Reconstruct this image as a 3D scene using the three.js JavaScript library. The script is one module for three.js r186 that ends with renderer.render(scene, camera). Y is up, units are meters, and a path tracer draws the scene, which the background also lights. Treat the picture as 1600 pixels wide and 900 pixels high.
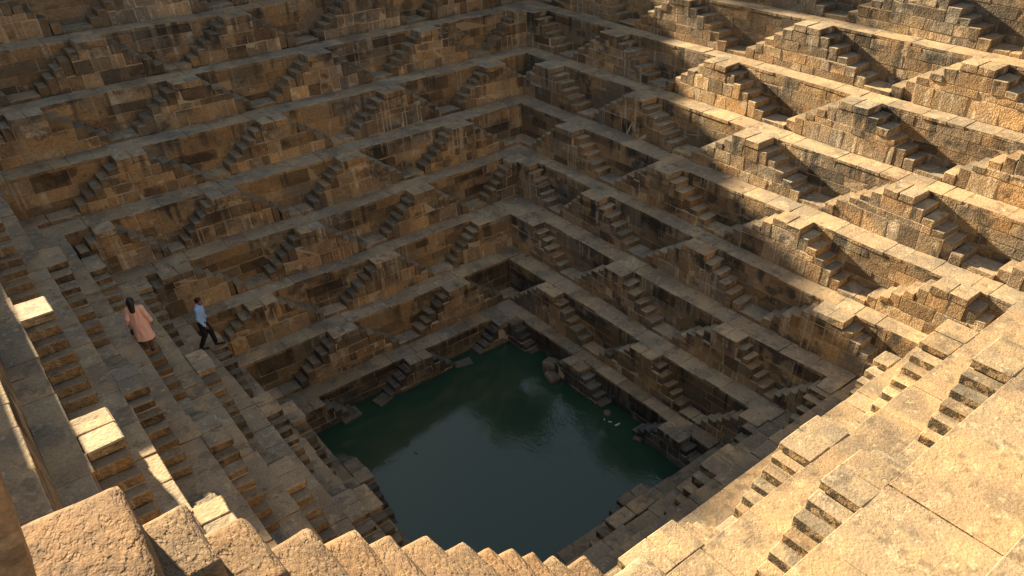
import * as THREE from 'three';
import { mergeGeometries } from 'three/addons/utils/BufferGeometryUtils.js';

/* ---------- camera, sky, sun, exposure ---------- */
const scene = new THREE.Scene();
const renderer = new THREE.WebGLRenderer({ antialias: true });
renderer.toneMapping = THREE.LinearToneMapping;
renderer.toneMappingExposure = 4.4;
renderer.shadowMap.enabled = true;
renderer.setSize(1024, 576);

const EYE = new THREE.Vector3(17.748, 16.267, 16.135);
const camera = new THREE.PerspectiveCamera(41.36, 16 / 9, 0.1, 900);
camera.setViewOffset(1600, 900, -66, -120.8, 1600, 900);
const RIGHT = new THREE.Vector3(0.640104, -0.013236, -0.768175), UP = new THREE.Vector3(-0.462577, 0.791672, -0.399097), BACK = new THREE.Vector3(0.613425, 0.610803, 0.500629);
camera.position.copy(EYE);
camera.quaternion.setFromRotationMatrix(new THREE.Matrix4().makeBasis(RIGHT, UP, BACK));
camera.updateMatrixWorld(true);
scene.add(camera);
// pixel (in a 1600 x 900 frame) of a point, used only to leave out pieces that lie outside the frame
function pixel(x, y, z) {
  const dx = x - EYE.x, dy = y - EYE.y, dz = z - EYE.z;
  const w = -(dx * BACK.x + dy * BACK.y + dz * BACK.z);
  if (w < 0.2) return [-9999, -9999];
  return [866 + 1192.16 * (dx * RIGHT.x + dy * RIGHT.y + dz * RIGHT.z) / w, 570.8 - 1192.16 * (dx * UP.x + dy * UP.y + dz * UP.z) / w];
}
const near = (x, y, z, m = 110) => { const [a, b] = pixel(x, y, z); return a > -m && a < 1600 + m && b > -m && b < 900 + m; };

const SUN = new THREE.Vector3(-1, 0.415, 0.155).normalize();
const sun = new THREE.DirectionalLight(new THREE.Color(1.0, 0.785, 0.50), 5);
sun.position.copy(SUN).multiplyScalar(70).add(new THREE.Vector3(4, 4, 5));
sun.target.position.set(4, 4, 5);
sun.castShadow = true;
sun.shadow.mapSize.set(4096, 4096);
sun.shadow.radius = 3;
Object.assign(sun.shadow.camera, { left: -32, right: 32, top: 32, bottom: -32, near: 1, far: 160 });
scene.add(sun, sun.target);

{ // clear late-afternoon sky: blue overhead, pale near the horizon, a broad warm veil round the sun
  const w = 512, h = 256, data = new Float32Array(w * h * 4);
  for (let j = 0; j < h; j++) for (let i = 0; i < w; i++) {
    const el = ((j + 0.5) / h - 0.5) * Math.PI, az = ((i + 0.5) / w - 0.5) * 2 * Math.PI;
    const d = [Math.cos(el) * Math.cos(az), Math.sin(el), Math.cos(el) * Math.sin(az)];
    const c = Math.max(0, d[0] * SUN.x + d[1] * SUN.y + d[2] * SUN.z), g = Math.pow(c, 6) * 0.55;
    const hz = Math.exp(-Math.max(0, d[1]) * 3.2), o = (j * w + i) * 4;
    data[o] = 0.36 + 0.34 * hz + g; data[o + 1] = 0.46 + 0.27 * hz + g * 0.8; data[o + 2] = 0.60 + 0.12 * hz + g * 0.52; data[o + 3] = 1;
  }
  const sky = new THREE.DataTexture(data, w, h, THREE.RGBAFormat, THREE.FloatType);
  sky.mapping = THREE.EquirectangularReflectionMapping; sky.magFilter = THREE.LinearFilter; sky.minFilter = THREE.LinearFilter; sky.needsUpdate = true;
  scene.background = sky; scene.environment = sky;
  scene.backgroundIntensity = 0.175; scene.environmentIntensity = 0.175;
}

/* ---------- random numbers and tileable noise ---------- */
function rng(seed) { let a = seed >>> 0; return () => { a = (a + 0x6D2B79F5) >>> 0; let t = Math.imul(a ^ (a >>> 15), 1 | a); t = (t + Math.imul(t ^ (t >>> 7), 61 | t)) ^ t; return ((t ^ (t >>> 14)) >>> 0) / 4294967296; }; }
const R = rng(20417);
const rr = (a, b) => a + (b - a) * R();
const TAB = (() => { const r = rng(99), t = new Float32Array(65536); for (let i = 0; i < t.length; i++) t[i] = r(); return t; })();
function vn(x, y, px, py, s) { // value noise that repeats after px, py cells
  const xi = Math.floor(x), yi = Math.floor(y); let fx = x - xi, fy = y - yi; fx = fx * fx * (3 - 2 * fx); fy = fy * fy * (3 - 2 * fy);
  const x0 = ((xi % px) + px) % px, x1 = (x0 + 1) % px, y0 = ((yi % py) + py) % py, y1 = (y0 + 1) % py;
  const H = (a, b) => TAB[(a * 157 + b * 3571 + s * 7919) & 65535];
  const a = H(x0, y0), b = H(x1, y0), c = H(x0, y1), d = H(x1, y1);
  return a + (b - a) * fx + (c - a + (a - b - c + d) * fx) * fy;
}
function fbm(u, v, n, m, o, s) { let a = 0, k = 0.5, t = 0; for (let i = 0; i < o; i++) { a += k * vn(u * n, v * m, n, m, s + i); t += k; k *= 0.55; n *= 2; m *= 2; } return a / t; }
const sm = (a, b, x) => { const t = Math.min(1, Math.max(0, (x - a) / (b - a))); return t * t * (3 - 2 * t); };
const enc = (c) => 255 * (c <= 0.0031308 ? 12.92 * c : 1.055 * Math.pow(c, 1 / 2.4) - 0.055);
const ENC = (() => { const t = new Uint8ClampedArray(4097); for (let i = 0; i <= 4096; i++) t[i] = enc(i / 4096); return t; })();
function texture(w, h, fill, colour) {
  const d = new Uint8Array(w * h * 4), c = [0, 0, 0];
  for (let j = 0; j < h; j++) for (let i = 0; i < w; i++) {
    fill((i + 0.5) / w, (j + 0.5) / h, c); const o = (j * w + i) * 4;
    for (let k = 0; k < 3; k++) { const v = Math.min(1, Math.max(0, c[k])); d[o + k] = colour ? ENC[Math.round(v * 4096)] : 255 * v; }
    d[o + 3] = 255;
  }
  const t = new THREE.DataTexture(d, w, h, THREE.RGBAFormat);
  t.wrapS = t.wrapT = THREE.RepeatWrapping; t.magFilter = THREE.LinearFilter; t.minFilter = THREE.LinearMipmapLinearFilter; t.generateMipmaps = true;
  if (colour) t.colorSpace = THREE.SRGBColorSpace; t.needsUpdate = true; return t;
}
const mix = (c, d, k) => { c[0] += (d[0] - c[0]) * k; c[1] += (d[1] - c[1]) * k; c[2] += (d[2] - c[2]) * k; };

/* ---------- stone materials (uv are metres) ---------- */
const LEVEL = 1.4, WIDE = 16, TALL = 11.2;                 // one storey of terrace; size of a face texture
function faceTexture(s, ochre, brown, grey, stain, salt) { // weathered masonry: mottled stone, run-off streaks below the ledges, lichen, lime
  const soot = [0.040, 0.036, 0.030], lime = [0.50, 0.42, 0.30], c0 = [0, 0, 0];
  return texture(1536, 1075, (u, v, c) => {
    const y = v * TALL, dd = LEVEL - (y % LEVEL), lev = Math.floor(y / LEVEL);
    c[0] = ochre[0]; c[1] = ochre[1]; c[2] = ochre[2];
    mix(c, brown, sm(0.38, 0.66, fbm(u, v, 14, 10, 4, s)));
    mix(c, grey, sm(0.46, 0.70, fbm(u, v, 9, 8, 5, s + 20)) * 0.85);
    const lu = u + lev * 0.137;                              // each storey has its own streaks
    const run = sm(0.50, 0.78, vn(lu * 120, lev + 0.5, 120, 8, s + 40) * 0.55 + vn(lu * 26, lev + 0.5, 26, 8, s + 41) * 0.45);
    const len = 0.25 + 1.2 * vn(lu * 44, lev + 0.5, 44, 8, s + 42);
    const fray = 0.55 + 0.9 * fbm(u, v, 160, 40, 2, s + 43);
    mix(c, soot, Math.min(0.9, stain * run * fray * (1 - sm(len * 0.45, len, dd * (0.85 + 0.3 * fray)))));
    mix(c, soot, stain * 0.8 * sm(0.56, 0.72, fbm(u, v, 22, 20, 5, s + 50)));
    const drip = sm(0.62, 0.8, vn(lu * 210, lev + 0.5, 210, 8, s + 60)) * sm(0.42, 0.66, fbm(u, v, 10, 22, 3, s + 61));
    mix(c, lime, salt * drip);
    mix(c, lime, salt * 0.7 * sm(0.66, 0.78, fbm(u, v, 40, 30, 4, s + 70)));
    const g = 0.70 + 0.60 * fbm(u, v, 330, 230, 3, s + 80);
    c[0] *= g; c[1] *= g; c[2] *= g;
  }, true);
}
const faceMapA = faceTexture(3, [0.345, 0.228, 0.112], [0.24, 0.163, 0.09], [0.185, 0.155, 0.115], 0.8, 0.55);
const faceMapB = faceTexture(211, [0.32, 0.215, 0.108], [0.228, 0.157, 0.088], [0.18, 0.15, 0.112], 1.0, 0.5);
const topMap = texture(1536, 1536, (u, v, c) => {           // trodden slab tops, 8 m across
  c[0] = 0.325; c[1] = 0.245; c[2] = 0.155;
  mix(c, [0.225, 0.18, 0.125], sm(0.40, 0.64, fbm(u, v, 9, 9, 5, 301)));
  mix(c, [0.40, 0.295, 0.17], sm(0.50, 0.72, fbm(u, v, 13, 13, 4, 331)) * 0.8);
  mix(c, [0.10, 0.082, 0.06], 0.5 * sm(0.60, 0.74, fbm(u, v, 34, 34, 5, 341)));
  mix(c, [0.54, 0.45, 0.31], 0.4 * sm(0.64, 0.76, fbm(u, v, 55, 55, 4, 351)));
  const g = 0.72 + 0.56 * fbm(u, v, 240, 240, 3, 361); c[0] *= g; c[1] *= g; c[2] *= g;
}, true);
const roughBump = texture(1024, 1024, (u, v, c) => {         // chisel-dressed, pitted sandstone, 2.4 m across
  const pits = sm(0.60, 0.78, fbm(u, v, 70, 70, 3, 401)), h = 0.50 * fbm(u, v, 16, 16, 4, 411) + 0.42 * fbm(u, v, 80, 80, 4, 421) - 0.28 * pits + 0.18;
  c[0] = c[1] = c[2] = h;
}, false);
const smoothBump = texture(1024, 1024, (u, v, c) => {        // worn tops, 4 m across, with a few hairline cracks
  const k = Math.abs(fbm(u, v, 5, 5, 5, 441) - 0.5), crack = 1 - sm(0.0, 0.006, k);
  c[0] = c[1] = c[2] = 0.15 + 0.45 * fbm(u, v, 12, 12, 4, 431) + 0.3 * fbm(u, v, 110, 110, 3, 451) - 0.22 * crack * sm(0.5, 0.6, fbm(u, v, 4, 4, 2, 461));
}, false);
const scaled = (t, w, h) => { const c = t.clone(); c.repeat.set(1 / w, 1 / h); c.needsUpdate = true; return c; };
const stone = (map, w, h, bump, bw, depth, rough, color = 0xffffff) => new THREE.MeshStandardMaterial({ color, map: scaled(map, w, h), bumpMap: scaled(bump, bw, bw), bumpScale: depth, roughness: rough, metalness: 0, vertexColors: true });
const topStone = stone(topMap, 8, 8, smoothBump, 4, 0.03, 0.86);
const faceStone = { A: stone(faceMapA, WIDE, TALL, roughBump, 2.4, 0.045, 0.95), B: stone(faceMapB, WIDE, TALL, roughBump, 2.4, 0.055, 0.95) };
faceStone.C = faceStone.B;
// risers of the near right side are furred with ragged black lichen
const lichenMap = texture(1024, 1024, (u, v, c) => { c[0] = 0.31; c[1] = 0.215; c[2] = 0.115; mix(c, [0.075, 0.06, 0.036], sm(0.36, 0.52, fbm(u, v, 24, 24, 5, 801))); const g = 0.7 + 0.6 * fbm(u, v, 180, 180, 3, 811); c[0] *= g; c[1] *= g; c[2] *= g; }, true);
faceStone.D = stone(lichenMap, 3, 3, roughBump, 2.4, 0.03, 0.97);
const mortar = { A: new THREE.MeshStandardMaterial({ color: new THREE.Color(0.36, 0.255, 0.145), roughness: 1, bumpMap: scaled(roughBump, 2.4, 2.4), bumpScale: 0.02 }), B: new THREE.MeshStandardMaterial({ color: new THREE.Color(0.34, 0.26, 0.165), roughness: 1, bumpMap: scaled(roughBump, 2.4, 2.4), bumpScale: 0.02 }) };
mortar.C = mortar.B; mortar.D = mortar.B;
const joint = mortar.A.clone(); joint.color.setRGB(0.44, 0.35, 0.24);
const rockBump = texture(1024, 1024, (u, v, c) => {          // coarse broken grain of the closest stones, 1.6 m across
  const uu = u + 0.012 * fbm(u, v, 12, 12, 2, 501), tool = fbm(uu, v, 34, 96, 3, 511), pit = sm(0.45, 0.85, fbm(uu, v, 40, 84, 3, 531));
  c[0] = c[1] = c[2] = 0.25 + 0.40 * tool + 0.20 * fbm(u, v, 7, 7, 3, 541) + 0.12 * fbm(u, v, 190, 190, 2, 521) - 0.30 * pit;
}, false);
const rockStone = stone(topMap, 5, 5, rockBump, 1.6, 0.021, 0.92);

/* ---------- building blocks ---------- */
const taken = {};
const numbered = (n) => { taken[n] = (taken[n] ?? -1) + 1; return taken[n] ? `${n}_${String(taken[n]).padStart(3, '0')}` : n; };
function thing(name, label, category, position, group, kind) {
  const o = new THREE.Group(); o.name = numbered(name); scene.add(o);
  if (position) o.position.set(...position);
  o.userData = { label, category }; if (group) o.userData.group = group; if (kind) o.userData.kind = kind;
  return o;
}
let settled = false; // the old far walls have sagged: a slow unevenness of a few centimetres
function sag(g) { const p = g.attributes.position; for (let i = 0; i < p.count; i++) { const x = p.getX(i), y = p.getY(i), z = p.getZ(i), a = x * 0.31 + 60, b = z * 0.31 + 60, c = y * 0.5 + 20;
  p.setXYZ(i, x + 0.09 * (vn(b, c, 4096, 4096, 901) - 0.5), y + 0.09 * (vn(a + b * 1.7, c * 0.6, 4096, 4096, 902) - 0.5), z + 0.09 * (vn(a, c, 4096, 4096, 903) - 0.5)); } }
function put(parent, name, geometry, material) {
  if (settled) sag(geometry);
  const m = new THREE.Mesh(geometry, material); m.name = name; m.castShadow = m.receiveShadow = true;
  if (parent.position.lengthSq()) geometry.translate(-parent.position.x, -parent.position.y, -parent.position.z);
  parent.add(m); return m;
}
const AX = [[1, 2, 0], [2, 0, 1], [0, 1, 2]];
// a hewn stone: a box with worn (chamfered) uneven edges; material slot 1 is its upper side
function hewn(x0, x1, y0, y1, z0, z1, { ch = 0.016, jit = 0.012, tint = [1, 1, 1], tops = true } = {}) {
  const lo = [x0, y0, z0], hi = [x1, y1, z1], C = [];
  const size = Math.min(x1 - x0, y1 - y0, z1 - z0); ch = Math.min(ch * rr(0.6, 1.5), size * 0.3); jit = Math.min(jit, size * 0.12);
  for (let i = 0; i < 8; i++) C.push([0, 1, 2].map((a) => ((i >> a) & 1 ? hi[a] : lo[a]) + rr(-jit, jit)));
  const P = (i, f) => { const p = C[i].slice(); for (let a = 0; a < 3; a++) if (a !== f) p[a] += ((i >> a) & 1 ? -1 : 1) * ch; return p; };
  const side = [], top = [];
  const tri = (out, a, b, c, n, axis) => {
    const ux = b[0] - a[0], uy = b[1] - a[1], uz = b[2] - a[2], vx = c[0] - a[0], vy = c[1] - a[1], vz = c[2] - a[2];
    const g = (uy * vz - uz * vy) * n[0] + (uz * vx - ux * vz) * n[1] + (ux * vy - uy * vx) * n[2];
    out.push(axis, a, g >= 0 ? b : c, g >= 0 ? c : b);
  };
  const quad = (out, a, b, c, d, n, axis) => { tri(out, a, b, c, n, axis); tri(out, a, c, d, n, axis); };
  for (let f = 0; f < 3; f++) for (const s of [0, 1]) {
    const [u, v] = [(f + 1) % 3, (f + 2) % 3], id = (bu, bv) => (s << f) | (bu << u) | (bv << v), n = [0, 0, 0]; n[f] = s ? 1 : -1;
    quad(f === 1 && s && tops ? top : side, P(id(0, 0), f), P(id(1, 0), f), P(id(1, 1), f), P(id(0, 1), f), n, f);
  }
  for (let e = 0; e < 3; e++) { // edges along axis e
    const [u, v] = [(e + 1) % 3, (e + 2) % 3];
    for (const bu of [0, 1]) for (const bv of [0, 1]) {
      const i = (bu << u) | (bv << v), j = i | (1 << e), n = [0, 0, 0]; n[u] = bu ? 1 : -1; n[v] = bv ? 1 : -1;
      const up = tops && n[1] > 0;
      quad(up ? top : side, P(i, u), P(j, u), P(j, v), P(i, v), n, up ? 1 : u === 1 ? v : u);
    }
  }
  for (let i = 0; i < 8; i++) tri(side, P(i, 0), P(i, 1), P(i, 2), [0, 1, 2].map((a) => ((i >> a) & 1 ? 1 : -1)), 0);
  const pos = [], uv = [], col = [], g = new THREE.BufferGeometry(), tu = 0;
  for (const list of [side, top]) for (let k = 0; k < list.length; k += 4) {
    const f = list[k];
    for (let q = 1; q < 4; q++) { const p = list[k + q]; pos.push(...p); uv.push(f === 0 ? p[2] : p[0], f === 1 ? p[2] : p[1]); col.push(...tint); }
  }
  g.setAttribute('position', new THREE.Float32BufferAttribute(pos, 3)); g.setAttribute('uv', new THREE.Float32BufferAttribute(uv, 2)); g.setAttribute('color', new THREE.Float32BufferAttribute(col, 3));
  g.computeVertexNormals();
  const ns = side.length / 4 * 3, nt = top.length / 4 * 3; g.addGroup(0, ns, 0); if (nt) g.addGroup(ns, nt, 1);
  return g;
}
function plainBox(x0, x1, y0, y1, z0, z1) {
  const sg = (l) => Math.max(1, Math.min(40, Math.round(l / 0.7))), g = new THREE.BoxGeometry(x1 - x0, y1 - y0, z1 - z0, sg(x1 - x0), sg(y1 - y0), sg(z1 - z0)); g.translate((x0 + x1) / 2, (y0 + y1) / 2, (z0 + z1) / 2);
  const p = g.attributes.position, n = g.attributes.normal, u = g.attributes.uv;
  for (let i = 0; i < p.count; i++) { const ax = Math.abs(n.getX(i)) > 0.5, ay = Math.abs(n.getY(i)) > 0.5; u.setXY(i, ax ? p.getZ(i) : p.getX(i), ay ? p.getZ(i) : p.getY(i)); }
  return g;
}
const tone = (a = 0.78, b = 1.2, warm = 0.09) => { const k = rr(a, b), w = rr(-warm, warm); return [k * (1 + w), k, k * (1 - w * 1.3)]; };

// stones of the two lowest tiers are tinted darker, the lowest also greyer, each one to its own degree
const lowTierTint = (k, t) => { const m = k === 0 ? rr(0.34, 0.62) : k === 1 ? rr(0.58, 0.9) : 1; return k ? t.map((v) => v * m) : [t[0] * m * 0.82, t[1] * m * 0.95, t[2] * m * 1.15]; };
const blockTone = (a, b) => { const q = R(); return q < 0.12 ? tone(a * 0.55, a * 0.85, 0.05) : q > 0.9 ? tone(b, b * 1.18, 0.05) : tone(a, b); };

/* ---------- the four stepped sides of the well ----------
   A: far left side (x = const, faces +x)   B: far right side (z = const, faces +z)
   C: near left side (z = const, faces -z)  D: near right side (x = const, faces -x)
   e = wall face under the ledge of a level, f = front of the stairs that stand before it */
const SIDE = {
  A: { axis: 'z', s: 1, name: 'left far side', f: [-1.857, -3.082, -4.343, -5.521, -6.87, -8.391, -9.921, -11.381, -12.85], d: [0.54, 0.55, 0.57, 0.60, 0.62, 0.66, 0.68, 0.70, 0.70] },
  B: { axis: 'x', s: 1, name: 'right far side', f: [2.385, 1.394, 0.2, -1.06, -2.286, -3.733, -5.248, -6.631, -8.05], d: [0.50, 0.50, 0.57, 0.63, 0.66, 0.78, 0.73, 0.75, 0.75] },
  C: { axis: 'x', s: -1, name: 'near left side', f: [10.27, 11.10, 11.93, 12.97, 13.98, 14.93, 15.80, 16.3, 16.78], d: [0.46, 0.46, 0.48, 0.47, 0.46, 0.47, 0.55, 0.55, 0.55] },
  D: { axis: 'z', s: -1, name: 'near right side', f: [7.35, 8.55, 9.62, 10.85, 11.95, 13.72, 15.75, 17.5, 19.3], d: [0.36, 0.42, 0.56, 0.45, 0.75, 0.78, 0.85, 0.8, 0.8] },
};
for (const k in SIDE) { const w = SIDE[k]; w.key = k; w.e = w.f.map((f, i) => f - w.s * w.d[i]); w.f.push(w.e[8] - w.s * 0.75); }
const { A, B, C, D } = SIDE;
for (const w of [A, D]) { w.from = B; w.to = C; } for (const w of [B, C]) { w.from = A; w.to = D; }
// flat stair heads on each side, level by level from the water up: [middle, width], or ['lo'|'hi', end] where a head fills the corner
const HEADS = {
  A: [[['lo', 2.82], [6.2, 0.94], ['hi', 9.9]], [[3.6, 0.97], [8.21, 0.95]], [['lo', 1.74], [5.65, 0.99], [10.22, 0.99]], [['lo', -0.78], [3.17, 0.97], [7.66, 0.92], [12.15, 0.97]],
    [[0.44, 1.0], [5.09, 0.95], [9.72, 0.96], [13.4, 0.6]], [[-2.42, 0.98], [2.31, 0.97], [7.03, 0.98], [11.75, 0.96]], [['lo', -4.68], [-0.46, 0.98], [4.33, 0.96], [9.07, 0.95], [13.88, 0.98]],
    [[-3.1, 0.95], [1.65, 0.95], [6.42, 0.94], [11.19, 0.93], [15.95, 0.95]], [[-5.5, 0.95], [-0.75, 0.95], [4.0, 0.95], [8.8, 0.95], [13.55, 0.95]]],
  B: [[['lo', -1.55], [1.8, 0.96], [6.5, 0.96]], [[-0.81, 1.02], [4.15, 0.99], [8.55, 0.7]], [['lo', -2.92], [1.47, 0.95], [6.42, 0.98], ['hi', 9.66]], [['lo', -4.8], [-1.21, 0.96], [3.86, 1.02], [8.87, 1.01]],
    [[-4.06, 0.99], [0.97, 1.05], [6.26, 1.0], [11.35, 1.0]], [[-7.05, 0.98], [-1.86, 1.01], [3.33, 1.1], [8.7, 0.95], [14.0, 1.0]], [['lo', -9.4], [-4.83, 1.04], [0.48, 1.04], [5.92, 1.05], [11.35, 1.05]],
    [[-8.0, 1.0], [-2.55, 1.02], [2.98, 1.04], [8.58, 1.02], [14.2, 1.0]], [[-10.6, 1.0], [-5.2, 1.0], [0.25, 1.0], [5.75, 1.0], [11.4, 1.0]]],
  C: [[[1.5, 1.1], [5.9, 1.0]], [[-0.55, 1.0], [3.95, 1.0]], [[-3.5, 1.0], [0.4, 1.0], [5.2, 1.0]], [[-5.85, 1.0], [-0.65, 1.0], [4.75, 1.0]], [[-5.1, 0.98], [-1.45, 1.0], [4.05, 1.08], [9.3, 1.0]],
    [[-3.15, 0.98], [3.27, 1.0], [8.0, 1.0]], [[-2.9, 0.9], [2.0, 0.75], [6.47, 1.0], [11.3, 1.0]], [], []],
  D: [[[0.9, 0.9], [4.95, 1.0]], [[1.2, 1.0], [6.35, 1.4]], [['lo', 0.38], [4.36, 1.13]], [[-0.5, 0.6]], [[-0.45, 1.37], [4.93, 1.29], [9.36, 1.4]], [[1.5, 1.2], [6.6, 1.2]], [], [], []],
};
const SILL = 0.13;
const ORD = ['first', 'second', 'third', 'fourth', 'fifth', 'sixth', 'seventh', 'eighth', 'ninth'];
// box of a side: t runs along it, c across it (any order)
function span(w, t0, t1, c0, c1, y0, y1) { const a = Math.min(c0, c1), b = Math.max(c0, c1); return w.axis === 'z' ? [a, b, y0, y1, t0, t1] : [t0, t1, y0, y1, a, b]; }
const at = (w, t, c, y) => (w.axis === 'z' ? [c, y, t] : [t, y, c]);
const inward = (w, c, k) => c + w.s * k;                     // k metres towards the pool
function cut(a, b, lo, hi) { const out = []; let x = a; while (b - x > 1e-3) { let l = rr(lo, hi); if (b - x - l < lo * 0.7) l = b - x; out.push([x, Math.min(b, x + l)]); x += l; } return out; }
const PATTERN = [[1, 2.5, 4, 5.5], [1, 2, 4], [1, 2.5, 4.5], [1, 3, 5], [1, 2, 3.5, 5], [1, 3, 4]];

for (const key of 'ABCD') {
  const flightN = key === 'C' ? 6 : 5, RISE = (LEVEL - SILL) / (flightN + 1); // treads of a flight, height of a step
  const w = SIDE[key], face = faceStone[key], both = [face, topStone], far = key === 'A' || key === 'B';
  settled = far;
  for (let k = 0; k < 9; k++) {
    const Y = k * LEVEL, base = Y - LEVEL, e = w.e[k], f = w.f[k], fu = k < 8 && !HEADS[key][k + 1].length ? w.e[k + 1] : w.f[k + 1], lo = w.from.e[k], hi = w.to.e[k];
    const tier = k ? `${ORD[k]} tier above the water` : 'lowest tier at the water';

    /* heads as intervals */
    const heads = HEADS[key][k].map((h) => (h[0] === 'lo' ? [lo, h[1], 'lo'] : h[0] === 'hi' ? [h[1], hi, 'hi'] : [h[0] - h[1] / 2, Math.min(h[0] + h[1] / 2, hi), '']));
    const flights = heads.map(() => ({ L: [0, 0.29], R: [0, 0.29] }));
    for (let i = 0; i <= heads.length && heads.length; i++) {
      const a = i ? heads[i - 1][1] : lo, b = i < heads.length ? heads[i][0] : hi, gap = b - a;
      if (gap < 0.05) continue;
      if (i && i < heads.length) { const tr = Math.min(0.44, Math.max(0.24, (gap - 0.9) / (2 * flightN))), n = Math.min(flightN, Math.max(0, Math.floor((gap - 0.3) / 2 / tr))); flights[i - 1].R = [n, tr]; flights[i].L = [n, tr]; }
      else { const n = Math.min(flightN, Math.floor(gap / 0.29)); if (i) flights[i - 1].R = [n, 0.29]; else flights[0].L = [n, 0.29]; }
    }

    /* retaining wall */
    const [px, py, pz] = at(w, (lo + hi) / 2, e, base);
    const wall = thing('terrace_wall', `blockwork retaining wall of ${w.name}, ${tier}`, 'wall', [px, py, pz], 'terrace walls of the stepwell');
    put(wall, 'rubble_core', plainBox(...span(w, lo - 3, hi + 3, inward(w, e, -0.012), e - w.s * 3.2, base - 0.35 - (far ? 0 : 0.003), Y - 0.105 - (key === 'B' || key === 'C' ? 0.004 : 0))), mortar[key]);
    if (far || (key === 'C' && k === 7)) {
      const rows = cut(base + 0.02, Y - 0.1, 0.27, 0.42);
      rows.forEach(([y0, y1], ri) => {
        for (const [t0, t1] of cut(lo + (ri % 2 ? -0.01 : -0.3), hi, 0.45, 1.6)) {
          if (t1 < lo + 0.05) continue;
          const a = Math.max(t0, lo), depth = (Y - y1) / RISE;
          const hid = heads.some((h, i) => { const nl = Math.max(0, Math.min(flights[i].L[0], Math.floor(depth))), nr = Math.max(0, Math.min(flights[i].R[0], Math.floor(depth))); return a > h[0] - nl * flights[i].L[1] && t1 < h[1] + nr * flights[i].R[1]; });
          const m = at(w, (a + t1) / 2, e, (y0 + y1) / 2); if (hid || !near(...m)) continue;
          const out = rr(-0.004, 0.014);
          put(wall, 'stone_block', hewn(...span(w, a + 0.007, t1 - 0.007, inward(w, e, out), e - w.s * 0.16, y0 + 0.006, y1 - 0.006), { tint: lowTierTint(k, blockTone(0.62, 1.05)), tops: false, ch: 0.009 }), face);  // tinted darker than the stair fronts: staining, plus recess shade put into the colour
        }
      });
    }

    /* walkway on top of it */
    const own = key === 'A' || key === 'D';                  // A and D pave the corners
    const p0 = own ? B.f[k + 1] : A.e[k] + 0.004, p1 = own ? C.f[k + 1] : D.e[k] - 0.004;
    const walk = thing('terrace_walkway', `stone slab ledge of ${w.name}, ${tier}`, 'walkway', at(w, (p0 + p1) / 2, e, Y - 0.1), null, 'structure');
    const strips = Math.abs(e - fu) > 0.95 && key === 'C' ? [[inward(w, e, 0.018), e - w.s * Math.abs(e - fu) * 0.52], [e - w.s * (Math.abs(e - fu) * 0.52 + 0.008), fu - w.s * 0.08]] : [[inward(w, e, 0.018), fu - w.s * 0.08]];
    for (const [c0, c1] of strips) for (const [t0, t1] of cut(p0, p1, far ? 0.5 : key === 'D' && k > 3 ? 0.8 : 0.45, far ? 1.3 : key === 'D' && k > 3 ? 2.2 : 1.15)) {
      const m = at(w, (t0 + t1) / 2, c0, Y); if (!near(...m, 160)) continue;
      const dy = far ? rr(-0.006, 0.006) : rr(-0.012, 0.012);
      put(walk, 'paving_slab', hewn(...span(w, t0 + 0.003, t1 - 0.003, c0 + w.s * (R() < 0.1 ? rr(-0.06, -0.02) : rr(-0.02, 0.014)), c1, Y - 0.1, Y + dy), { tint: lowTierTint(k ? 2 : 1, key === 'D' ? tone(0.76, 0.94, 0.05) : tone(far ? 0.88 : 0.92, far ? 1.14 : 1.08, 0.05)), ch: far ? 0.007 : 0.011, jit: far ? 0.008 : 0.016 }), both);
    }

    /* double stairs */
    heads.forEach((h, i) => {
      const { L, R: Rt } = flights[i], mid = (h[0] + h[1]) / 2;
      if (![h[0] - L[0] * L[1], h[0], h[1], h[1] + Rt[0] * Rt[1]].some((t) => near(...at(w, t, f, Y), 60) || near(...at(w, t, f, base), 60))) return;
      const where = h[2] === 'lo' ? 'in the corner' : h[2] === 'hi' ? 'at the end' : `${ORD[i - (heads[0][2] === 'lo' ? 1 : 0)]} from the ${key === 'A' || key === 'B' ? 'far corner' : key === 'C' ? 'left end' : 'right end'}`;
      const st = thing('double_stair', `stone ${h[2] ? 'stair' : 'double stair'} on ${w.name}, ${k ? ORD[k] + ' tier above water' : 'lowest tier'}, ${where}`, 'stairs', at(w, mid, f, base), 'double stairs of the stepwell');
      const back = e - w.s * 0.03, rows = PATTERN[Math.floor(R() * PATTERN.length)].concat([LEVEL / RISE]);
      const snap = (j) => rows.find((q) => q >= j - 1e-6) ?? LEVEL / RISE;
      // head slabs
      const n = h[1] - h[0] > 0.8 ? 2 : 1;
      for (let q = 0; q < n; q++) {
        const a = h[0] + (h[1] - h[0]) * q / n, b = h[0] + (h[1] - h[0]) * (q + 1) / n;
        put(st, 'head_slab', hewn(...span(w, a + 0.003, b - 0.003, inward(w, f, rr(0.01, 0.03)), e + w.s * 0.002, Y - RISE, Y + (far ? rr(0.009, 0.02) : rr(-0.004, 0.005))), { tint: lowTierTint(k ? 2 : 1, key === 'D' ? tone(0.76, 0.98, 0.06) : tone(0.88, 1.2, 0.06)), ch: 0.02, jit: 0.014 }), both);
      }
      // steps
      const cores = [plainBox(...span(w, h[0], h[1], inward(w, f, -0.012), e, base - 0.1, Y - RISE - 0.03))];
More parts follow.
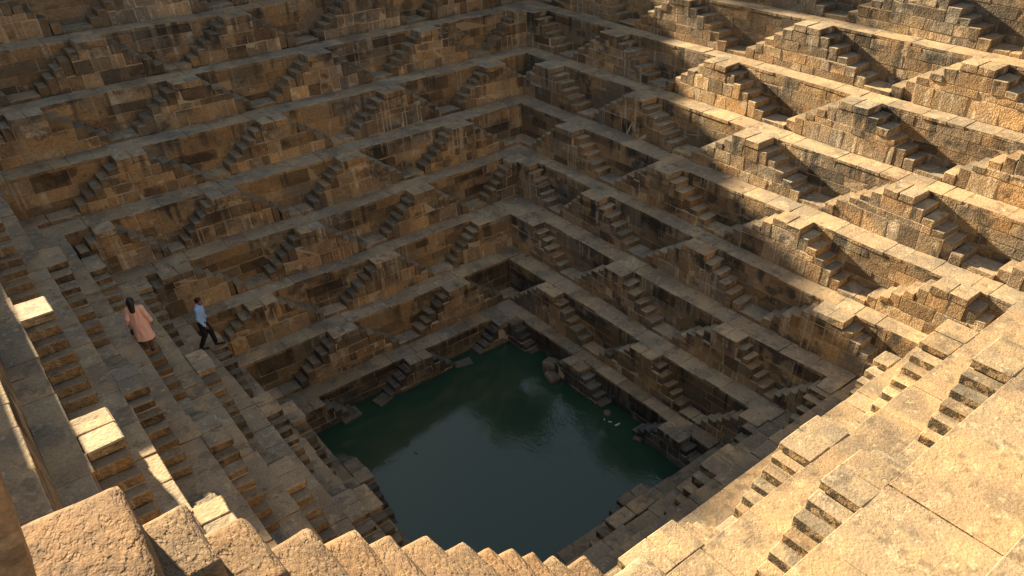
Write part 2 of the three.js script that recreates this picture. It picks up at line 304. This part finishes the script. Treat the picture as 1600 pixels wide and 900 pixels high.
      for (const [sgn, edge, [cnt, tr]] of [[-1, h[0], L], [1, h[1], Rt]]) for (let j = 1; j <= cnt; j++) {
        const a = edge + sgn * (j - 1) * tr, b = edge + sgn * (j * tr + (j < cnt ? rr(-0.035, 0.035) : 0)), top = Y - j * RISE, bot = Math.max(base - 0.02, Y - snap(j + 1) * RISE);
        put(st, 'step', hewn(...span(w, Math.min(a, b) + 0.002, Math.max(a, b) - 0.002, inward(w, f, far && R() < 0.09 ? rr(-0.12, -0.05) : rr(-0.02, 0.026)), back, bot + 0.004, top + rr(-0.016, 0.012)), { tint: lowTierTint(k, key === 'A' || key === 'C' ? tone(0.52, 0.85, 0.05) : tone(0.66, 1.05)), ch: 0.018, jit: 0.013 }), both);
        if (bot > base + 0.05) cores.push(plainBox(...span(w, Math.min(a, b), Math.max(a, b), inward(w, f, -0.012), e, base - 0.1, bot + 0.02)));
      }
      put(st, 'rubble_core', mergeGeometries(cores), joint);
      // courses of the front
      if (far) for (let q = 0; q + 1 < rows.length; q++) {
        const y1 = Y - rows[q] * RISE, y0 = Y - rows[q + 1] * RISE;
        const nl = Math.max(0, Array.from({ length: L[0] }, (_, j) => snap(j + 2)).filter((v) => v <= rows[q] + 1e-6).length), nr = Math.max(0, Array.from({ length: Rt[0] }, (_, j) => snap(j + 2)).filter((v) => v <= rows[q] + 1e-6).length);
        for (const [t0, t1] of cut(h[0] - nl * L[1], h[1] + nr * Rt[1], key === 'A' ? 0.22 : 0.28, key === 'A' ? 0.85 : 1.1))
          put(st, 'stone_block', hewn(...span(w, t0 + 0.007, t1 - 0.007, inward(w, f, rr(-0.006, 0.009)), inward(w, f, -0.14), y0 + 0.007, y1 - 0.007), { tint: lowTierTint(k, blockTone(0.85, 1.35)), tops: false, ch: 0.010 }), face);
      }
      // low landing between this stair and the next
      const a = h[1] + Rt[0] * Rt[1], b = i + 1 < heads.length ? heads[i + 1][0] - flights[i + 1].L[0] * flights[i + 1].L[1] : hi;
      if (b - a > 0.06 && k) for (const [t0, t1] of cut(a, b, 0.45, 0.95)) put(st, 'landing_slab', hewn(...span(w, t0 + 0.003, t1 - 0.003, inward(w, f, rr(-0.008, 0.012)), back, base - 0.03, base + SILL + rr(-0.008, 0.008)), { tint: tone(0.8, 1.12), ch: 0.016 }), both);
      const b0 = h[0] - L[0] * L[1];
      if (!i && b0 - lo > 0.06 && k) for (const [t0, t1] of cut(lo, b0, 0.45, 0.95)) put(st, 'landing_slab', hewn(...span(w, t0 + 0.003, t1 - 0.003, inward(w, f, rr(-0.008, 0.012)), back, base - 0.03, base + SILL + rr(-0.008, 0.008)), { tint: tone(0.8, 1.12), ch: 0.016 }), both);
    });
  }
}

settled = false;

/* ---------- rim: ground, boundary walls ---------- */
{
  const sh = new THREE.Shape([[-260, -260], [260, -260], [260, 260], [-260, 260]].map((p) => new THREE.Vector2(...p)));
  sh.holes.push(new THREE.Path([[-14.1, 9.3], [21, 9.3], [21, -19], [-14.1, -19]].map((p) => new THREE.Vector2(...p))));
  const g = new THREE.ShapeGeometry(sh); g.rotateX(-Math.PI / 2); g.translate(0, 11.12, 0);
  const u = g.attributes.uv, p = g.attributes.position; for (let i = 0; i < u.count; i++) u.setXY(i, p.getX(i), p.getZ(i));
  const m = new THREE.Mesh(g, new THREE.MeshStandardMaterial({ map: scaled(topMap, 8, 8), roughness: 1 })); m.name = 'ground'; m.receiveShadow = true; m.userData.kind = 'structure'; scene.add(m);
}
function rimWall(label, w, c, list) { // masonry wall along a side; list of [t0, t1, height of its top]
  const o = thing('boundary_wall', label, 'wall', at(w, (list[0][0] + list[list.length - 1][1]) / 2, c, 11));
  for (const [t0, t1, y] of list) {
    put(o, 'wall_panel', hewn(...span(w, t0 + 0.004, t1 - 0.004, c, c - 0.6, 11, y - 0.18), { jit: 0, tops: false }), faceStone[w.key]);
    put(o, 'coping_stone', hewn(...span(w, t0 + 0.004, t1 - 0.004, c + 0.06, c - 0.66, y - 0.18, y), { jit: 0.01, tops: false }), faceStone[w.key]);
  }
}
{
  const list = []; for (let t = -9.4; t < 34; t += 1.4) list.push([t, t + 1.4, t < -5 ? 13 : 12.5 + 2.05 * sm(-3, 8, t)]);
  rimWall('tall masonry boundary wall behind the top tier of the left far side', A, A.e[8], list);
  const lb = []; for (let t = -13.5; t < 26; t += 1.4) lb.push([t, t + 1.4, 12.6]);
  rimWall('tall masonry boundary wall behind the top tier of the right far side', B, B.e[8], lb);
}

/* ---------- trees beyond the boundary walls ---------- */
{
  const leaf = new THREE.MeshPhysicalMaterial({ color: new THREE.Color(0.05, 0.075, 0.025), roughness: 0.8, transmission: 0.3, thickness: 0, side: THREE.DoubleSide, vertexColors: true });
  const bark = new THREE.MeshStandardMaterial({ color: new THREE.Color(0.13, 0.10, 0.07), roughness: 1, bumpMap: scaled(roughBump, 0.8, 0.8), bumpScale: 0.02 });
  const r = rng(77), q = (a, b) => a + (b - a) * r(), pos = [], col = [], wood = [];
  wood.push(new THREE.CylinderGeometry(0.16, 0.32, 4.2, 9).translate(0, 2.1, 0));
  for (let b = 0; b < 26; b++) { // boughs that end in clumps of leaves
    const a = q(0, 6.283), el = q(0.1, 1.35), len = q(1.4, 3.4), c = new THREE.Vector3(Math.cos(a) * Math.cos(el) * len, 4 + Math.sin(el) * len * 1.25, Math.sin(a) * Math.cos(el) * len);
    const from = new THREE.Vector3(0, q(2.8, 4.1), 0); wood.push(new THREE.TubeGeometry(new THREE.CatmullRomCurve3([from, from.clone().lerp(c, 0.5).add(new THREE.Vector3(0, 0.25, 0)), c]), 5, 0.06, 5));
    for (let i = 0; i < 170; i++) {
      const d = new THREE.Vector3(q(-1, 1), q(-1, 1), q(-1, 1)).normalize().multiplyScalar(1.15 * Math.cbrt(r())), m = c.clone().add(d), u = new THREE.Vector3(q(-1, 1), q(-1, 1), q(-1, 1)).normalize(), v = new THREE.Vector3(q(-1, 1), q(-1, 1), q(-1, 1)).cross(u).normalize(), t = q(0.7, 1.4);
      u.multiplyScalar(0.17); v.multiplyScalar(0.08);
      const P = [m.clone().add(u), m.clone().add(v), m.clone().sub(u), m.clone().sub(v)]; for (const k of [0, 1, 2, 0, 2, 3]) { pos.push(...P[k].toArray()); col.push(t, t, t * q(0.7, 1)); }
    }
  }
  const g = new THREE.BufferGeometry(); g.setAttribute('position', new THREE.Float32BufferAttribute(pos, 3)); g.setAttribute('color', new THREE.Float32BufferAttribute(col, 3)); g.computeVertexNormals();
  const woodG = mergeGeometries(wood.map((w) => { const k = w.index ? w.toNonIndexed() : w; return k; }));
  [[-12.5, -13, 'leafy tree beyond the far corner of the well'], [-7.6, -11.6, 'leafy tree beyond the right far side, nearest the far corner'], [-2.6, -12.2, 'leafy tree beyond the right far side, second from the far corner'], [2.6, -11.7, 'leafy tree beyond the right far side, third from the far corner'], [8.0, -12.4, 'leafy tree beyond the right far side, last of the row'], [-16.6, -8.2, 'leafy tree beyond the left far side']].forEach(([x, z, label], i) => {
    const o = thing('tree', label, 'tree', [x, 11.1, z], 'trees beyond the boundary walls'); o.rotation.y = i * 1.3; o.scale.setScalar(1.02 + 0.05 * (i % 3));
    for (const [n, gg, m] of [['crown', g, leaf], ['trunk', woodG, bark]]) { const e = new THREE.Mesh(gg, m); e.name = n; e.castShadow = e.receiveShadow = true; o.add(e); }
  });
}

/* ---------- water ---------- */
const WATER = -0.95;
{
  const ripple = texture(1024, 1024, (u, v, c) => {          // low wind ripples, 6 m across
    const k = 0.25 + 0.75 * sm(0.42, 0.66, fbm(u, v, 4, 4, 3, 601));
    c[0] = c[1] = c[2] = 0.5 + k * (0.6 * (fbm(u, v, 26, 60, 3, 611) - 0.5) + 0.25 * (fbm(u, v, 90, 150, 2, 621) - 0.5));
  }, false);
  const g = new THREE.PlaneGeometry(12, 12); g.rotateX(-Math.PI / 2);
  const u = g.attributes.uv, p = g.attributes.position; for (let i = 0; i < u.count; i++) u.setXY(i, p.getX(i), p.getZ(i));
  const m = new THREE.Mesh(g, new THREE.MeshPhysicalMaterial({ color: new THREE.Color(0.020, 0.050, 0.031), roughness: 0.05, ior: 1.55, bumpMap: scaled(ripple, 6, 6), bumpScale: 0.006 }));
  m.name = 'water'; m.userData.kind = 'structure'; m.position.set(3, WATER, 6.2); m.receiveShadow = true; scene.add(m);
}

/* ---------- weathered single stones ---------- */
function rock(sx, sy, sz, { round = 0.08, amp = 0.03, seed = 1, cell = 0.08, tint = [1, 1, 1], freq = 3 } = {}) { // rounded, uneven stone standing on y = 0
  const n = (l) => Math.max(2, Math.min(40, Math.round(l / cell)));
  const g = new THREE.BoxGeometry(sx, sy, sz, n(sx), n(sy), n(sz)), p = g.attributes.position, nm = g.attributes.normal, u = g.attributes.uv, col = new Float32Array(p.count * 3), uvs = [];
  const nz = (x, y, z) => vn(x + 40, y + z * 0.7 + 40, 4096, 4096, seed) + 0.5 * vn(x * 2.3 + 80, (z - y) * 2.3 + 80, 4096, 4096, seed + 3) + 0.25 * vn(z * 5 + 90, (x + y) * 5 + 90, 4096, 4096, seed + 5) - 0.87;
  for (let i = 0; i < p.count; i++) {
    let v = [p.getX(i), p.getY(i), p.getZ(i)]; const h = [sx / 2, sy / 2, sz / 2];
    const f = Math.abs(nm.getX(i)) > 0.5 ? 0 : Math.abs(nm.getY(i)) > 0.5 ? 1 : 2;
    u.setXY(i, f === 0 ? v[2] : v[0], f === 1 ? v[2] : v[1]);
    const q = v.map((a, k) => Math.max(-h[k] + round, Math.min(h[k] - round, a))), d = v.map((a, k) => a - q[k]), l = Math.hypot(...d) || 1;
    const dir = d.map((a) => a / l), o = nz(v[0] * freq, v[1] * freq, v[2] * freq) * amp;
    if (l > 1e-6 && round) v = q.map((a, k) => a + dir[k] * (round + o));
    p.setXYZ(i, v[0], v[1] + sy / 2, v[2]); col.set(tint, i * 3);
  }
  g.setAttribute('color', new THREE.BufferAttribute(col, 3));
  const pos = new Map(), key = (i) => [p.getX(i), p.getY(i), p.getZ(i)].map((a) => Math.round(a * 5e3)).join();
  g.computeVertexNormals();                                  // then smooth across the seams of the box
  const N = g.attributes.normal; for (let i = 0; i < p.count; i++) { const k = key(i), a = pos.get(k) ?? [0, 0, 0]; a[0] += N.getX(i); a[1] += N.getY(i); a[2] += N.getZ(i); pos.set(k, a); }
  for (let i = 0; i < p.count; i++) { const a = pos.get(key(i)), l = Math.hypot(...a) || 1; N.setXYZ(i, a[0] / l, a[1] / l, a[2] / l); }
  g.clearGroups(); return g;
}
{ // the stepped spur of masonry at the near corner, just below the viewpoint
  const tips = [[13.65, 16.15, 14.44], [13.40, 15.9, 14.5], [13.09, 15.66, 14.47], [12.77, 15.35, 14.48], [12.6, 15.11, 14.52], [12.37, 14.9, 14.47], [12.18, 14.62, 14.5], [11.88, 14.35, 14.5], [11.68, 14.16, 14.53], [11.47, 13.95, 14.5], [11.26, 13.75, 14.5], [11.02, 13.5, 14.5], [10.75, 13.2, 14.5]];
  const spur = thing('stepped_spur', 'rough sunlit stone steps in the foreground above the near corner', 'steps', [15.8, 7, 15.2]);
  tips.forEach(([y, z, x], i) => {
    const back = i ? tips[i - 1][1] + 0.12 : 17.6, t = i ? tone(0.9, 1.12, 0.06) : [0.8, 0.76, 0.72], cutAt = x + rr(0.5, 1.1);
    for (const [x0, x1, dy] of [[x, cutAt, 0], [cutAt + 0.012, x + 2.7, rr(-0.02, 0.02)]]) {
      const g = rock(x1 - x0, 0.42, back - z, { round: i > 6 ? 0.025 : rr(0.025, 0.05), amp: 0.028, seed: 700 + i + Math.round(x1 * 7), cell: 0.045, tint: [t[0] * 0.60, t[1] * 0.50, t[2] * 0.41], freq: 2.2 });
      g.rotateY(rr(-0.06, 0.06)); g.rotateZ(rr(-0.03, 0.05)); g.translate((x0 + x1) / 2, y - 0.42 + dy, (z + back) / 2); put(spur, 'step', g, rockStone);
    }
  });
  put(spur, 'rubble_core', mergeGeometries(tips.slice(0, -1).map(([y, z, x], i) => plainBox(x + 0.08, x + 2.5, 7.0, y - 0.3, tips[i][1] + 0.06, i ? tips[i - 1][1] + 0.06 : 17.5))), mortar.D);
  const post = thing('leaning_stone', 'dark upright stone post leaning in the bottom left foreground', 'stone', [15.0, 13.62, 16.68]);
  const g = rock(0.3, 1.75, 0.42, { round: 0.03, amp: 0.02, seed: 760, cell: 0.05, tint: [0.8, 0.7, 0.6], freq: 3 }); g.rotateX(-0.17); g.translate(15.02, 13.6, 16.78); put(post, 'stone', g, rockStone);
}
for (const [x, y, z, sx, sy, sz, label, turn] of [
  [12.75, 5.6, 10.25, 0.9, 0.36, 0.8, 'rounded loose block lying on the sunlit lower right stair head', 0.04], [12.5, 5.6, 11.15, 0.9, 0.26, 0.7, 'flat loose block at the bottom edge near the sunlit stair head', -0.05],
  [0.62, -1.2, 2.3, 0.55, 0.7, 0.5, 'round grey boulder against the right far wall at the water', 0.3], [1.0, -1.25, 2.55, 0.6, 0.5, 0.45, 'low wet boulder half sunk below the right far stair', -0.2],
  [5.31, -1.1, 2.5, 0.3, 0.24, 0.2, 'small pale stone in the water by the right far stairs', 0.5], [3.7, -1.12, 2.38, 0.25, 0.25, 0.2, 'small grey stone at the water edge below broken steps', 0.2]]) {
  const o = thing('loose_stone', label, 'stone', [x, y, z]);
  const g = rock(sx, sy, sz, { round: Math.min(sx, sy, sz) * 0.25, amp: 0.05, seed: Math.round(x * 31 + z * 17) + 900, cell: 0.06, tint: y > 0 ? tone(0.85, 1.0, 0.04) : tone(0.34, 0.5, 0.03), freq: 4 }); g.rotateY(turn); g.translate(x, y, z); put(o, 'stone', g, y > 0 ? rockStone : topStone);
}
/* ---------- the two visitors ---------- */
function nets(f, lo, hi, h) { // smooth surface of the field f = 0 (surface nets)
  const n = [0, 1, 2].map((a) => Math.ceil((hi[a] - lo[a]) / h) + 1), [nx, ny, nz] = n, F = new Float32Array(nx * ny * nz), id = (i, j, k) => (k * ny + j) * nx + i;
  for (let k = 0; k < nz; k++) for (let j = 0; j < ny; j++) for (let i = 0; i < nx; i++) F[id(i, j, k)] = f(lo[0] + i * h, lo[1] + j * h, lo[2] + k * h);
  const V = new Int32Array(F.length).fill(-1), pos = [], idx = [];
  for (let k = 0; k + 1 < nz; k++) for (let j = 0; j + 1 < ny; j++) for (let i = 0; i + 1 < nx; i++) {
    let m = 0, sx = 0, sy = 0, sz = 0; const c = [];
    for (let q = 0; q < 8; q++) c.push(F[id(i + (q & 1), j + ((q >> 1) & 1), k + (q >> 2))]);
    for (let q = 0; q < 8; q++) for (const b of [1, 2, 4]) if (!(q & b) && (c[q] < 0) !== (c[q | b] < 0)) { const t = c[q] / (c[q] - c[q | b]); sx += (q & 1) + (b === 1 ? t : 0); sy += ((q >> 1) & 1) + (b === 2 ? t : 0); sz += (q >> 2) + (b === 4 ? t : 0); m++; }
    if (m) { V[id(i, j, k)] = pos.length / 3; pos.push(lo[0] + (i + sx / m) * h, lo[1] + (j + sy / m) * h, lo[2] + (k + sz / m) * h); }
  }
  const D3 = [1, nx, nx * ny];
  for (let k = 1; k + 1 < nz; k++) for (let j = 1; j + 1 < ny; j++) for (let i = 1; i + 1 < nx; i++) for (let a = 0; a < 3; a++) {
    const p = id(i, j, k), s0 = F[p] < 0, s1 = F[p + D3[a]] < 0; if (s0 === s1) continue;
    const u = D3[(a + 1) % 3], v = D3[(a + 2) % 3], q = [V[p], V[p - u], V[p - u - v], V[p - v]]; if (q.some((x) => x < 0)) continue;
    if (s0) idx.push(q[0], q[1], q[2], q[0], q[2], q[3]); else idx.push(q[0], q[2], q[1], q[0], q[3], q[2]);
  }
  const g = new THREE.BufferGeometry(); g.setAttribute('position', new THREE.Float32BufferAttribute(pos, 3)); g.setIndex(idx); g.computeVertexNormals();
  return g;
}
const limb = (a, b, ra, rb, fx = 1, fz = 1) => (x, y, z) => { // tapered limb, flattened by fx, fz
  const px = (x - a[0]) * fx, py = y - a[1], pz = (z - a[2]) * fz, bx = (b[0] - a[0]) * fx, by = b[1] - a[1], bz = (b[2] - a[2]) * fz;
  const t = Math.max(0, Math.min(1, (px * bx + py * by + pz * bz) / (bx * bx + by * by + bz * bz || 1)));
  return Math.hypot(px - bx * t, py - by * t, pz - bz * t) - (ra + (rb - ra) * t);
};
const ball = (c, r) => (x, y, z) => { const k = Math.hypot((x - c[0]) / r[0], (y - c[1]) / r[1], (z - c[2]) / r[2]); return (k - 1) * Math.min(...r); };
const join = (list, k) => (x, y, z) => { let d = list[0](x, y, z); for (let i = 1; i < list.length; i++) { const e = list[i](x, y, z), h = Math.max(0, Math.min(1, 0.5 + 0.5 * (e - d) / k)); d = e + (d - e) * h - k * h * (1 - h); } return d; };
const folds = (f, amp, nf) => (x, y, z) => f(x, y, z) + amp * Math.sin(Math.atan2(x, z) * nf + y * 3 + Math.sin(y * 9)) * (0.5 + 0.5 * Math.sin(y * 13 + x * 11));
const hand = (w, e, side) => { // palm, four bent fingers of unequal length and a thumb; w wrist, e elbow
  const d = [0, 1, 2].map((i) => w[i] - e[i]), l = Math.hypot(...d), u = d.map((v) => v / l), fz = [0, 0, 1], P = (a, b, c) => [w[0] + u[0] * a + side * 0.9 * c, w[1] + u[1] * a, w[2] + u[2] * a + b];
  const parts = [limb(P(0, 0, 0), P(0.075, 0.004, 0), 0.026, 0.03, 1.5, 0.85)];
  [[-0.027, 0.060], [-0.009, 0.072], [0.010, 0.068], [0.028, 0.054]].forEach(([b, len]) => { parts.push(limb(P(0.085, b, 0), P(0.085 + len * 0.55, b, -0.008), 0.0095, 0.009), limb(P(0.085 + len * 0.55, b, -0.008), P(0.085 + len, b, -0.03), 0.009, 0.0075)); });
  parts.push(limb(P(0.02, 0.03, 0), P(0.075, 0.052, -0.02), 0.012, 0.009));
  return join(parts, 0.008);
};
const cloth = (c, r = 0.9) => new THREE.MeshPhysicalMaterial({ color: new THREE.Color(...c), roughness: r, sheen: 0.25, sheenRoughness: 0.6, bumpMap: scaled(roughBump, 0.5, 0.5), bumpScale: 0.001 });
const skin = new THREE.MeshStandardMaterial({ color: new THREE.Color(0.25, 0.125, 0.07), roughness: 0.6 }), hairMat = new THREE.MeshStandardMaterial({ color: new THREE.Color(0.012, 0.010, 0.009), roughness: 0.45 });
function person(label, position, turn, J, clothes, size = 0.93) {
  const o = thing('person', label, 'person', null); o.position.set(...position); o.rotation.y = turn; o.scale.setScalar(size);
  const add = (name, g, m) => { const q = g.attributes.position, uv = []; for (let i = 0; i < q.count; i++) uv.push(q.getX(i) + q.getZ(i), q.getY(i)); g.setAttribute('uv', new THREE.Float32BufferAttribute(uv, 2)); const me = new THREE.Mesh(g, m); me.name = name; me.castShadow = me.receiveShadow = true; o.add(me); return me; };
  const h = J.head, limbs = [];
  for (const s of ['l', 'r']) {
    const S = J[s + 'Sh'], E = J[s + 'El'], W = J[s + 'Wr'], Hp = J[s + 'Hip'], K = J[s + 'Kn'], An = J[s + 'An'], To = J[s + 'To'];
    limbs.push(limb(S, E, 0.046, 0.037), limb(E, W, 0.037, 0.025), limb(Hp, K, 0.078, 0.05), limb(K, An, 0.05, 0.033), limb(An, To, 0.035, 0.026));
  }
  const trunk = join([limb(J.pelvis, J.chest, 0.125, 0.13, 1, 1.4), limb(J.lSh, J.rSh, 0.055, 0.055), limb(J.chest, [h[0], h[1] - 0.1, h[2] - 0.02], 0.07, 0.05)], 0.05);
  const body = nets(join([trunk, ...limbs], 0.03), [-0.5, -0.03, -0.6], [0.5, h[1] - 0.02, 0.75], 0.014);
  const skull = join([ball([h[0], h[1] + 0.02, h[2] - 0.008], [0.074, 0.1, 0.092]), ball([h[0], h[1] - 0.05, h[2] + 0.02], [0.055, 0.068, 0.062]), limb([h[0], h[1] - 0.1, h[2] - 0.025], [h[0], h[1] - 0.17, h[2] - 0.035], 0.05, 0.055)], 0.03);
  const eyes = [-1, 1].map((s) => ball([h[0] + s * 0.031, h[1] + 0.005, h[2] + 0.094], [0.014, 0.009, 0.014]));
  const face0 = join([skull, limb([h[0], h[1] + 0.01, h[2] + 0.084], [h[0], h[1] - 0.028, h[2] + 0.102], 0.009, 0.014), ball([h[0], h[1] - 0.062, h[2] + 0.078], [0.026, 0.010, 0.014]), ...[-1, 1].map((s) => ball([h[0] + s * 0.078, h[1] - 0.002, h[2] - 0.004], [0.009, 0.03, 0.018]))], 0.008);
  const face = (x, y, z) => Math.max(face0(x, y, z), -Math.min(...eyes.map((e) => e(x, y, z))));
  const head = nets(face, [h[0] - 0.13, h[1] - 0.2, h[2] - 0.14], [h[0] + 0.13, h[1] + 0.15, h[2] + 0.15], 0.006);
  const hands = ['l', 'r'].map((s) => { const w = J[s + 'Wr']; return nets(join([hand(w, J[s + 'El'], s === 'l' ? 1 : -1), limb(J[s + 'El'], w, 0.037, 0.025)], 0.008), w.map((v) => v - 0.17), w.map((v) => v + 0.17), 0.004); });
  add('body', mergeGeometries([body, head, ...hands]), skin);
  for (const [name, f, lo, hi, m, cell] of clothes) add(name, nets(f, lo, hi, cell ?? 0.012), m);
  return o;
}
{ // man in a pale blue shirt, in mid-stride
  const J = { pelvis: [0, 0.95, 0], chest: [0, 1.30, 0.05], head: [0, 1.60, 0.12], lSh: [0.17, 1.42, 0.05], rSh: [-0.17, 1.42, 0.05], lEl: [0.245, 1.15, -0.02], lWr: [0.25, 0.92, 0.07], rEl: [-0.24, 1.15, 0.02], rWr: [-0.24, 0.92, 0.13],
    lHip: [0.09, 0.9, 0], lKn: [0.09, 0.50, 0.13], lAn: [0.09, 0.09, 0.18], lTo: [0.10, 0.04, 0.35], rHip: [-0.09, 0.9, 0], rKn: [-0.10, 0.50, 0.0], rAn: [-0.10, 0.11, -0.22], rTo: [-0.10, 0.035, -0.07] };
  const shirt = folds(join([limb([0, 0.93, 0.0], [0, 1.32, 0.05], 0.165, 0.17, 1, 1.3), limb(J.lSh, J.rSh, 0.075, 0.075), limb([0, 1.42, 0.05], [0, 1.49, 0.07], 0.08, 0.062), limb(J.lSh, J.lEl, 0.07, 0.058), limb(J.lEl, J.lWr, 0.058, 0.045), limb(J.rSh, J.rEl, 0.07, 0.058), limb(J.rEl, J.rWr, 0.058, 0.045)], 0.04), 0.006, 5);
  const cutY = (f, y0, y1) => (x, y, z) => Math.max(f(x, y, z), y0 - y, y - y1);
  const trousers = folds(join([limb([0.04, 0.93, 0], [-0.04, 0.93, 0], 0.125, 0.125), limb(J.lHip, J.lKn, 0.105, 0.078), limb(J.lKn, [0.09, 0.1, 0.17], 0.078, 0.062), limb(J.rHip, J.rKn, 0.105, 0.078), limb(J.rKn, [-0.1, 0.12, -0.2], 0.078, 0.062)], 0.03), 0.004, 4);
  const shoe = (An, To) => limb([An[0], 0.045, An[2] - 0.03], [To[0], 0.035, To[2] + 0.05], 0.047, 0.035);
  person('man in pale blue shirt and black trousers walking along the lower left terrace', [-3.24, 2.81, 12.36], Math.atan2(0.5, -0.86), J, [
    ['shirt', cutY(shirt, 0.84, 1.53), [-0.4, 0.8, -0.35], [0.4, 1.56, 0.4], cloth([0.34, 0.56, 0.92])], ['trousers', cutY(trousers, 0.08, 1.0), [-0.3, 0.05, -0.5], [0.3, 1.03, 0.45], cloth([0.012, 0.013, 0.017])],
    ['shoe', (x, y, z) => Math.max(shoe(J.lAn, J.lTo)(x, y, z), -y), [-0.0, -0.03, 0.1], [0.2, 0.12, 0.6], cloth([0.02, 0.018, 0.016], 0.5), 0.01], ['shoe', (x, y, z) => Math.max(shoe(J.rAn, J.rTo)(x, y, z), -y), [-0.2, -0.03, -0.42], [0, 0.12, 0.05], cloth([0.02, 0.018, 0.016], 0.5), 0.01],
    ['hair', (x, y, z) => Math.max(ball([0, 1.632, 0.105], [0.085, 0.105, 0.104])(x, y, z), 1.60 - y + (z - 0.1) * 0.7, z - 0.185), [-0.13, 1.5, -0.05], [0.13, 1.78, 0.26], hairMat, 0.007]], 1.0);
}
{ // woman in a long pink tunic, seen from behind
  const J = { pelvis: [0, 0.87, 0], chest: [0, 1.18, 0.0], head: [0.015, 1.475, 0.03], lSh: [0.155, 1.28, 0], rSh: [-0.155, 1.28, 0], lEl: [0.235, 1.03, -0.03], lWr: [0.27, 0.82, 0.04], rEl: [-0.235, 1.03, -0.02], rWr: [-0.27, 0.82, 0.05],
    lHip: [0.08, 0.83, 0], lKn: [0.08, 0.45, 0.05], lAn: [0.085, 0.075, 0.0], lTo: [0.09, 0.03, 0.13], rHip: [-0.08, 0.83, 0], rKn: [-0.08, 0.45, 0.03], rAn: [-0.085, 0.075, -0.06], rTo: [-0.09, 0.03, 0.07] };
  const body = join([limb([0, 0.36, 0], [0, 0.84, 0], 0.245, 0.185, 1, 1.25), limb([0, 0.84, 0], [0, 1.2, 0], 0.175, 0.155, 1, 1.35), limb(J.lSh, J.rSh, 0.068, 0.068), limb([0, 1.28, 0], [0, 1.34, 0.01], 0.075, 0.055)], 0.06);
  const sleeves = join([limb(J.lSh, J.lEl, 0.066, 0.06), limb(J.lEl, [0.265, 0.86, 0.03], 0.06, 0.056), limb(J.rSh, J.rEl, 0.066, 0.06), limb(J.rEl, [-0.265, 0.86, 0.03], 0.06, 0.056)], 0.02);
  const kurta = folds(join([body, sleeves], 0.03), 0.011, 7);
  person('woman in long pale pink tunic with dark hair standing on the left stairs', [-0.42, 5.19, 14.2], Math.atan2(-0.93, -0.36), J, [
    ['tunic', (x, y, z) => Math.max(kurta(x, y, z), 0.36 - y, y - 1.365), [-0.42, 0.32, -0.34], [0.42, 1.4, 0.34], cloth([0.76, 0.47, 0.41])],
    ['leggings', (x, y, z) => Math.max(join([limb(J.lHip, J.lKn, 0.09, 0.065), limb(J.lKn, J.lAn, 0.065, 0.05), limb(J.rHip, J.rKn, 0.09, 0.065), limb(J.rKn, J.rAn, 0.065, 0.05)], 0.02)(x, y, z), 0.08 - y), [-0.22, 0.05, -0.2], [0.22, 0.95, 0.2], cloth([0.10, 0.055, 0.04])],
    ['sandal', (x, y, z) => Math.max(limb([0.085, 0.02, -0.04], [0.09, 0.02, 0.17], 0.042, 0.038)(x, y, z), -y, y - 0.045), [0, -0.02, -0.12], [0.17, 0.08, 0.25], cloth([0.05, 0.03, 0.02], 0.6), 0.009], ['sandal', (x, y, z) => Math.max(limb([-0.085, 0.02, -0.1], [-0.09, 0.02, 0.11], 0.042, 0.038)(x, y, z), -y, y - 0.045), [-0.17, -0.02, -0.18], [0, 0.08, 0.2], cloth([0.05, 0.03, 0.02], 0.6), 0.009],
    ['hair', (x, y, z) => Math.max(join([ball([0.015, 1.505, 0.015], [0.092, 0.105, 0.106]), limb([0.015, 1.47, -0.055], [0.02, 1.26, -0.10], 0.085, 0.06, 0.9, 1.4)], 0.04)(x, y, z), z - 0.085 - Math.max(0, y - 1.53) * 0.6), [-0.16, 1.15, -0.22], [0.17, 1.65, 0.16], hairMat, 0.008]]);
}

/* ---------- small litter on the water ---------- */
[[4.08, 2.6, 0.06, 'thin white scrap of litter floating beside the right far wall'], [4.34, 2.5, 0.09, 'largest white scrap of litter floating below the right far wall'], [3.86, 2.66, 0.04, 'tiny white scrap of litter floating nearest the broken steps'], [1.11, 8.37, 0.05, 'dark floating speck in the left half of the pool']].forEach(([x, z, r, label], i) => {
  const o = thing('floating_litter', label, 'litter', [x, WATER, z], 'litter on the water');
  const g = rock(r * 2.2, 0.025, r * 0.8, { round: 0.01, amp: 0.012, seed: 800 + i, cell: 0.02, freq: 20, tint: i < 3 ? [1, 1, 1] : [0.05, 0.05, 0.05] }); g.rotateY(i * 0.9 + 0.6); g.translate(x, WATER - 0.008, z);
  put(o, 'scrap', g, new THREE.MeshStandardMaterial({ color: new THREE.Color(0.5, 0.49, 0.45), roughness: 0.6, vertexColors: true }));
});
/* ---------- slabs fallen at the water's edge ---------- */
for (const [x, y, z, sx, sz, turn, label] of [[-1.95, -1.15, 7.85, 0.5, 0.62, 0.3, 'fallen slab at the water below the left far stair'], [-1.85, -1.17, 4.5, 0.4, 0.7, -0.25, 'broken slab at the water between the left far stair and corner'], [-1.95, -1.12, 9.15, 0.6, 0.8, 0.12, 'flat slab at the water in the left corner of the pool']]) {
  const o = thing('fallen_slab', label, 'stone', [x, y, z]); o.rotation.y = turn;
  const m = new THREE.Mesh(hewn(-sx / 2, sx / 2, 0, 0.27, -sz / 2, sz / 2, { tint: lowTierTint(0, tone(0.9, 1.1)), ch: 0.03, jit: 0.05 }), [faceStone.B, topStone]); m.name = 'slab'; m.castShadow = m.receiveShadow = true; o.add(m);
}
renderer.render(scene, camera);
